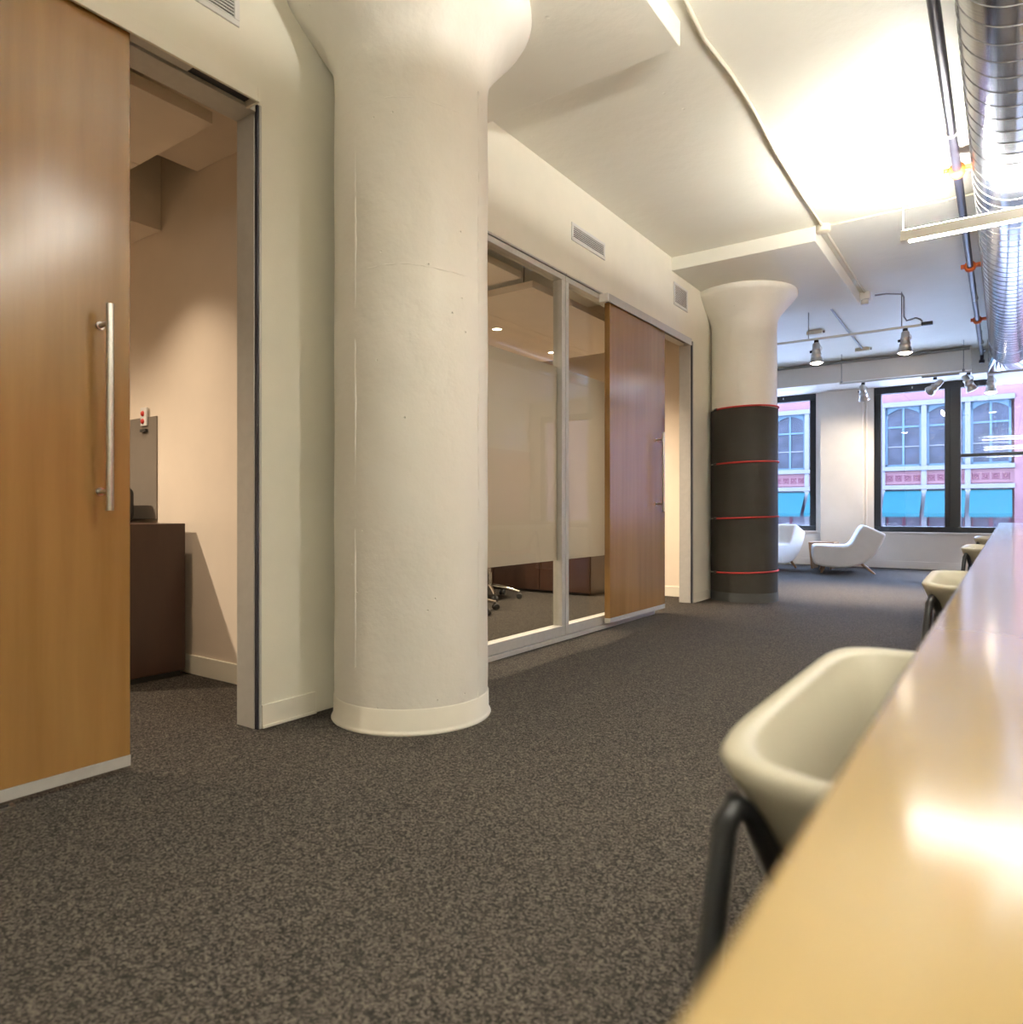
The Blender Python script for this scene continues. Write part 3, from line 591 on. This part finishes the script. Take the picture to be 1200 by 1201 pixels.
# ------------------------------------------------------------------ lounge furniture
def lounge_chair(x, y, rz, label):
    c = thing('lounge_chair', label, 'armchair', (x, y, 0), rz, group='white low lounge chairs by the windows')
    # side profile, local x: seat front at -x, back at +x
    P = [(-.44, .14), (-.462, .20), (-.468, .30), (-.46, .36), (-.435, .385), (-.38, .39), (-.20, .388), (-.06, .385), (0.0, .395), (.045, .435), (.10, .53), (.15, .625), (.18, .66), (.215, .672), (.26, .655),
         (.42, .575), (.45, .55), (.445, .51), (.41, .42), (.34, .30), (.25, .20), (.15, .135), (.02, .095), (-.12, .08), (-.28, .09), (-.38, .11)]
    Q = []                                                  # denser, rounded outline
    for i in range(len(P)):
        p0, p1, p2, p3 = (Vector((*P[(i + k) % len(P)], 0)) for k in (-1, 0, 1, 2))
        for t in (0, .34, .67): Q.append(.5 * ((2 * p1) + (p2 - p0) * t + (2 * p0 - 5 * p1 + 4 * p2 - p3) * t * t + (3 * p1 - p0 - 3 * p2 + p3) * t ** 3))
    n = len(Q); L = []; rings = [(-.355, .030), (-.352, .018), (-.344, .008), (-.330, 0), (.330, 0), (.344, .008), (.352, .018), (.355, .030)]
    for yy, ins in rings:
        for i in range(n):
            tg = (Q[(i + 1) % n] - Q[i - 1]).normalized(); L.append((Q[i].x - tg.y * -ins, yy, Q[i].y + tg.x * -ins))
    m = MB().add(L, [(i*n+k, i*n+(k+1) % n, (i+1)*n+(k+1) % n, (i+1)*n+k) for i in range(len(rings)-1) for k in range(n)], True)
    m.add(L[:n], [tuple(range(n))]); m.add(L[-n:], [tuple(reversed(range(n)))])
    m.build('seat_shell', 'upholstery', c)
    for sy in (-.25, .25):
        MB().tube([(-.30, sy, .11), (-.35, sy * 1.06, 0)], [.022, .014], 10).build('leg', 'oak_leg', c)
        MB().tube([(.16, sy, .15), (.33, sy * 1.06, 0)], [.022, .014], 10).build('leg', 'oak_leg', c)
lounge_chair(-1.86, 11.0, math.radians(13), 'white low lounge chair in side view with reclined back and wooden legs')
lounge_chair(-3.0, 11.15, math.radians(72), 'white low lounge chair half hidden behind the dark-wrapped column')
st = thing('side_table', 'small wooden side table with slab legs behind the white lounge chair', 'side table', (-2.28, 11.55, 0))
B(-2.46, -2.10, 11.35, 11.75, .375, .405).build('table_top', 'oak_leg', st, 0.004, world=True)
MB().prism([(-2.46, .375), (-2.425, .375), (-2.40, 0), (-2.425, 0)], 11.36, 11.74, 'y').build('side_panel', 'oak_leg', st, 0.003, world=True)
MB().prism([(-2.10, .375), (-2.135, .375), (-2.16, 0), (-2.135, 0)], 11.36, 11.74, 'y').build('side_panel', 'oak_leg', st, 0.003, world=True)
B(-2.40, -2.16, 11.5, 11.6, .12, .14).build('stretcher', 'oak_leg', st, 0.002, world=True)

# ------------------------------------------------------------------ outside: street and facade
GZ = -3.2; BY = 30.0
tag(B(-40, 30, YF + .6, 60, GZ - .2, GZ).build('street', 'out_asphalt'), 'grey street between the windows and the pink building', 'street', kind='structure')
bd = thing('pink_building', 'pink stone building across the street with blue arched windows and teal awnings', 'building', (-4, BY + .5, GZ))
wm = MB(); PITCH = 1.3575; X_R = .24; NB = 9
XL = X_R - NB * PITCH
wm.box(-24, XL, BY, BY + 6, GZ, 6.4); wm.box(XL, X_R, BY, BY + 6, 4.98, 6.4); wm.box(X_R, 14, BY, BY + 6, GZ, 6.4); wm.box(XL, X_R, BY + .35, BY + 6, GZ, 4.98); wm.box(XL, X_R, BY, BY + .35, GZ, -2.4)
wm.build('wall', 'out_pink', bd, world=True)
B(XL, X_R + .02, BY - .10, BY + .35, 4.80, 4.98).build('lintel', 'out_stone', bd, 0.01, world=True)
B(XL, X_R + .02, BY - .12, BY + .35, 2.40, 2.56).build('sill_course', 'out_stone', bd, 0.01, world=True)
B(XL, X_R + .02, BY - .10, BY + .35, 1.70, 1.86).build('ledge', 'out_stone', bd, 0.01, world=True)
B(XL, X_R, BY + .02, BY + .35, 1.86, 2.40).build('spandrel', 'out_pink', bd, world=True)
B(X_R + .35, X_R + .62, BY - .10, BY, GZ, 6.3).build('drain_pilaster', 'out_stone', bd, world=True)
shared = {}
def piece(key, mb_fn, name, mat, parent, loc, bevel=0.0):
    if key not in shared: o = mb_fn().build(name, mat, parent, bevel); shared[key] = o.data
    else:
        o = bpy.data.objects.new(name, shared[key]); COL.objects.link(o); o.parent = parent
    pl = Vector(parent.location) + (Vector(parent.parent.location) if parent.parent else Vector())
    o.location = Vector(loc) - pl; return o
def arch_frame():
    m = MB(); w, h, ar = PITCH - .17, 2.24, .26
    m.box(-w/2, -w/2 + .07, 0, .09, 0, h); m.box(w/2 - .07, w/2, 0, .09, 0, h); m.box(-w/2, w/2, 0, .09, 0, .08)
    N = 14                                         # arched head: region between arc and square top
    for i in range(N):
        xa, xb = -w/2 + w * i / N, -w/2 + w * (i + 1) / N
        za, zb = [h - .06 - ar * (2 * x / w) ** 2 for x in (xa, xb)]
        m.add([(xa, 0, za), (xb, 0, zb), (xb, 0, h), (xa, 0, h), (xa, .09, za), (xb, .09, zb), (xb, .09, h), (xa, .09, h)], [(0,1,2,3),(7,6,5,4),(0,4,5,1),(3,2,6,7)])
    return m
random.seed(3)
for b in range(NB):
    xc = X_R - (b + .5) * PITCH
    piece('pil', lambda: B(-.085, .085, -.07, .35, 0, 4.82 + 2.4), 'pilaster', 'out_stone', bd, (xc - PITCH / 2, BY, -2.4))
    fr_ = piece('arch', arch_frame, 'window_frame', 'out_blue', bd, (xc, BY + .08, 2.56))
    w = PITCH - .17
    for (x0, x1, z0, z1) in [(-w/2 + .07, -.035, .08, .73), (.035, w/2 - .07, .08, .73), (-w/2 + .07, -.035, .77, 1.46), (.035, w/2 - .07, .77, 1.46), (-w/2 + .07, -.035, 1.53, 2.2), (.035, w/2 - .07, 1.53, 2.2)]:
        piece(('pane', x0, z0), lambda: B(x0, x1, 0, .01, z0, z1), 'pane', 'out_glass', fr_, (xc, BY + .15, 2.56))
    piece('mid', lambda: B(-.035, .035, 0, .08, .08, 2.2), 'glazing_bar', 'out_blue', fr_, (xc, BY + .085, 2.56))
    piece('tran', lambda: B(-w/2 + .07, w/2 - .07, 0, .08, 1.46, 1.53), 'glazing_bar', 'out_blue', fr_, (xc, BY + .086, 2.56))
    piece('tran2', lambda: B(-w/2 + .07, w/2 - .07, 0, .06, .73, .77), 'glazing_bar', 'out_stone', fr_, (xc, BY + .087, 2.56))
    pn = piece('ornp', lambda: MB().box(-w/2, w/2, -.05, .0, 0, .03).box(-w/2, w/2, -.05, 0, .41, .44).box(-w/2, -w/2 + .03, -.05, 0, .03, .41).box(w/2 - .03, w/2, -.05, 0, .03, .41), 'panel_border', 'out_pink', bd, (xc, BY + .02, 1.91))
    def orn():
        m = MB(); MX = Matrix.Rotation(math.pi / 2, 4, 'X')
        m.lathe([(.105, 0), (.11, .03), (.085, .03), (.08, 0)], 14, mat=MX, caps=False).lathe([(.0, .04), (.04, .03), (.05, 0)], 10, mat=MX, caps=False)
        for q in range(4):
            a_ = math.pi / 4 + q * math.pi / 2; m.tube([(.06 * math.cos(a_), -.02, .06 * math.sin(a_)), (.15 * math.cos(a_), -.02, .15 * math.sin(a_))], .018, 5)
        return m
    for q in range(4): piece('orn', orn, 'ornament', 'out_rose', pn, (xc - w/2 + w * (q + .5) / 4, BY + .018, 2.13))
    aw = piece('awn', lambda: MB().prism([(0, .93), (-.85, .10), (-.85, .07), (0, .90)], -w/2 - .02, w/2 + .02, 'x'), 'awning', 'out_teal', bd, (xc, BY - .02, .72))
    def val():
        m = MB(); N = 16; W = w + .04
        for i in range(N):
            x0 = -W/2 + W * i / N; x1 = x0 + W / N; n_ = 5
            pts = [(x0, .10)] + [(x0 + (x1 - x0) * k / n_, -.06 * math.sin(math.pi * k / n_)) for k in range(n_ + 1)] + [(x1, .10)]
            m.prism(pts, -.88, -.86, 'y')
        return m
    piece('val', val, 'valance', 'out_teal', aw, (xc, BY - .02, .72))
    piece('bay', lambda: B(-w/2, w/2, 0, .02, -3.0, 1.7), 'shopfront', 'out_shop', bd, (xc, BY + .28, 0))
    for q in range(2):
        piece('shopg', lambda: MB().box(-.26, .26, -.04, .0, .9, .95).box(-.26, .26, -.04, 0, -2.2, -2.1).box(-.28, -.24, -.04, 0, -2.2, .95).box(.24, .28, -.04, 0, -2.2, .95), 'shop_frame', 'out_stone' if q else 'out_rose', bd, (xc - .29 + q * .58, BY + .27, .0))
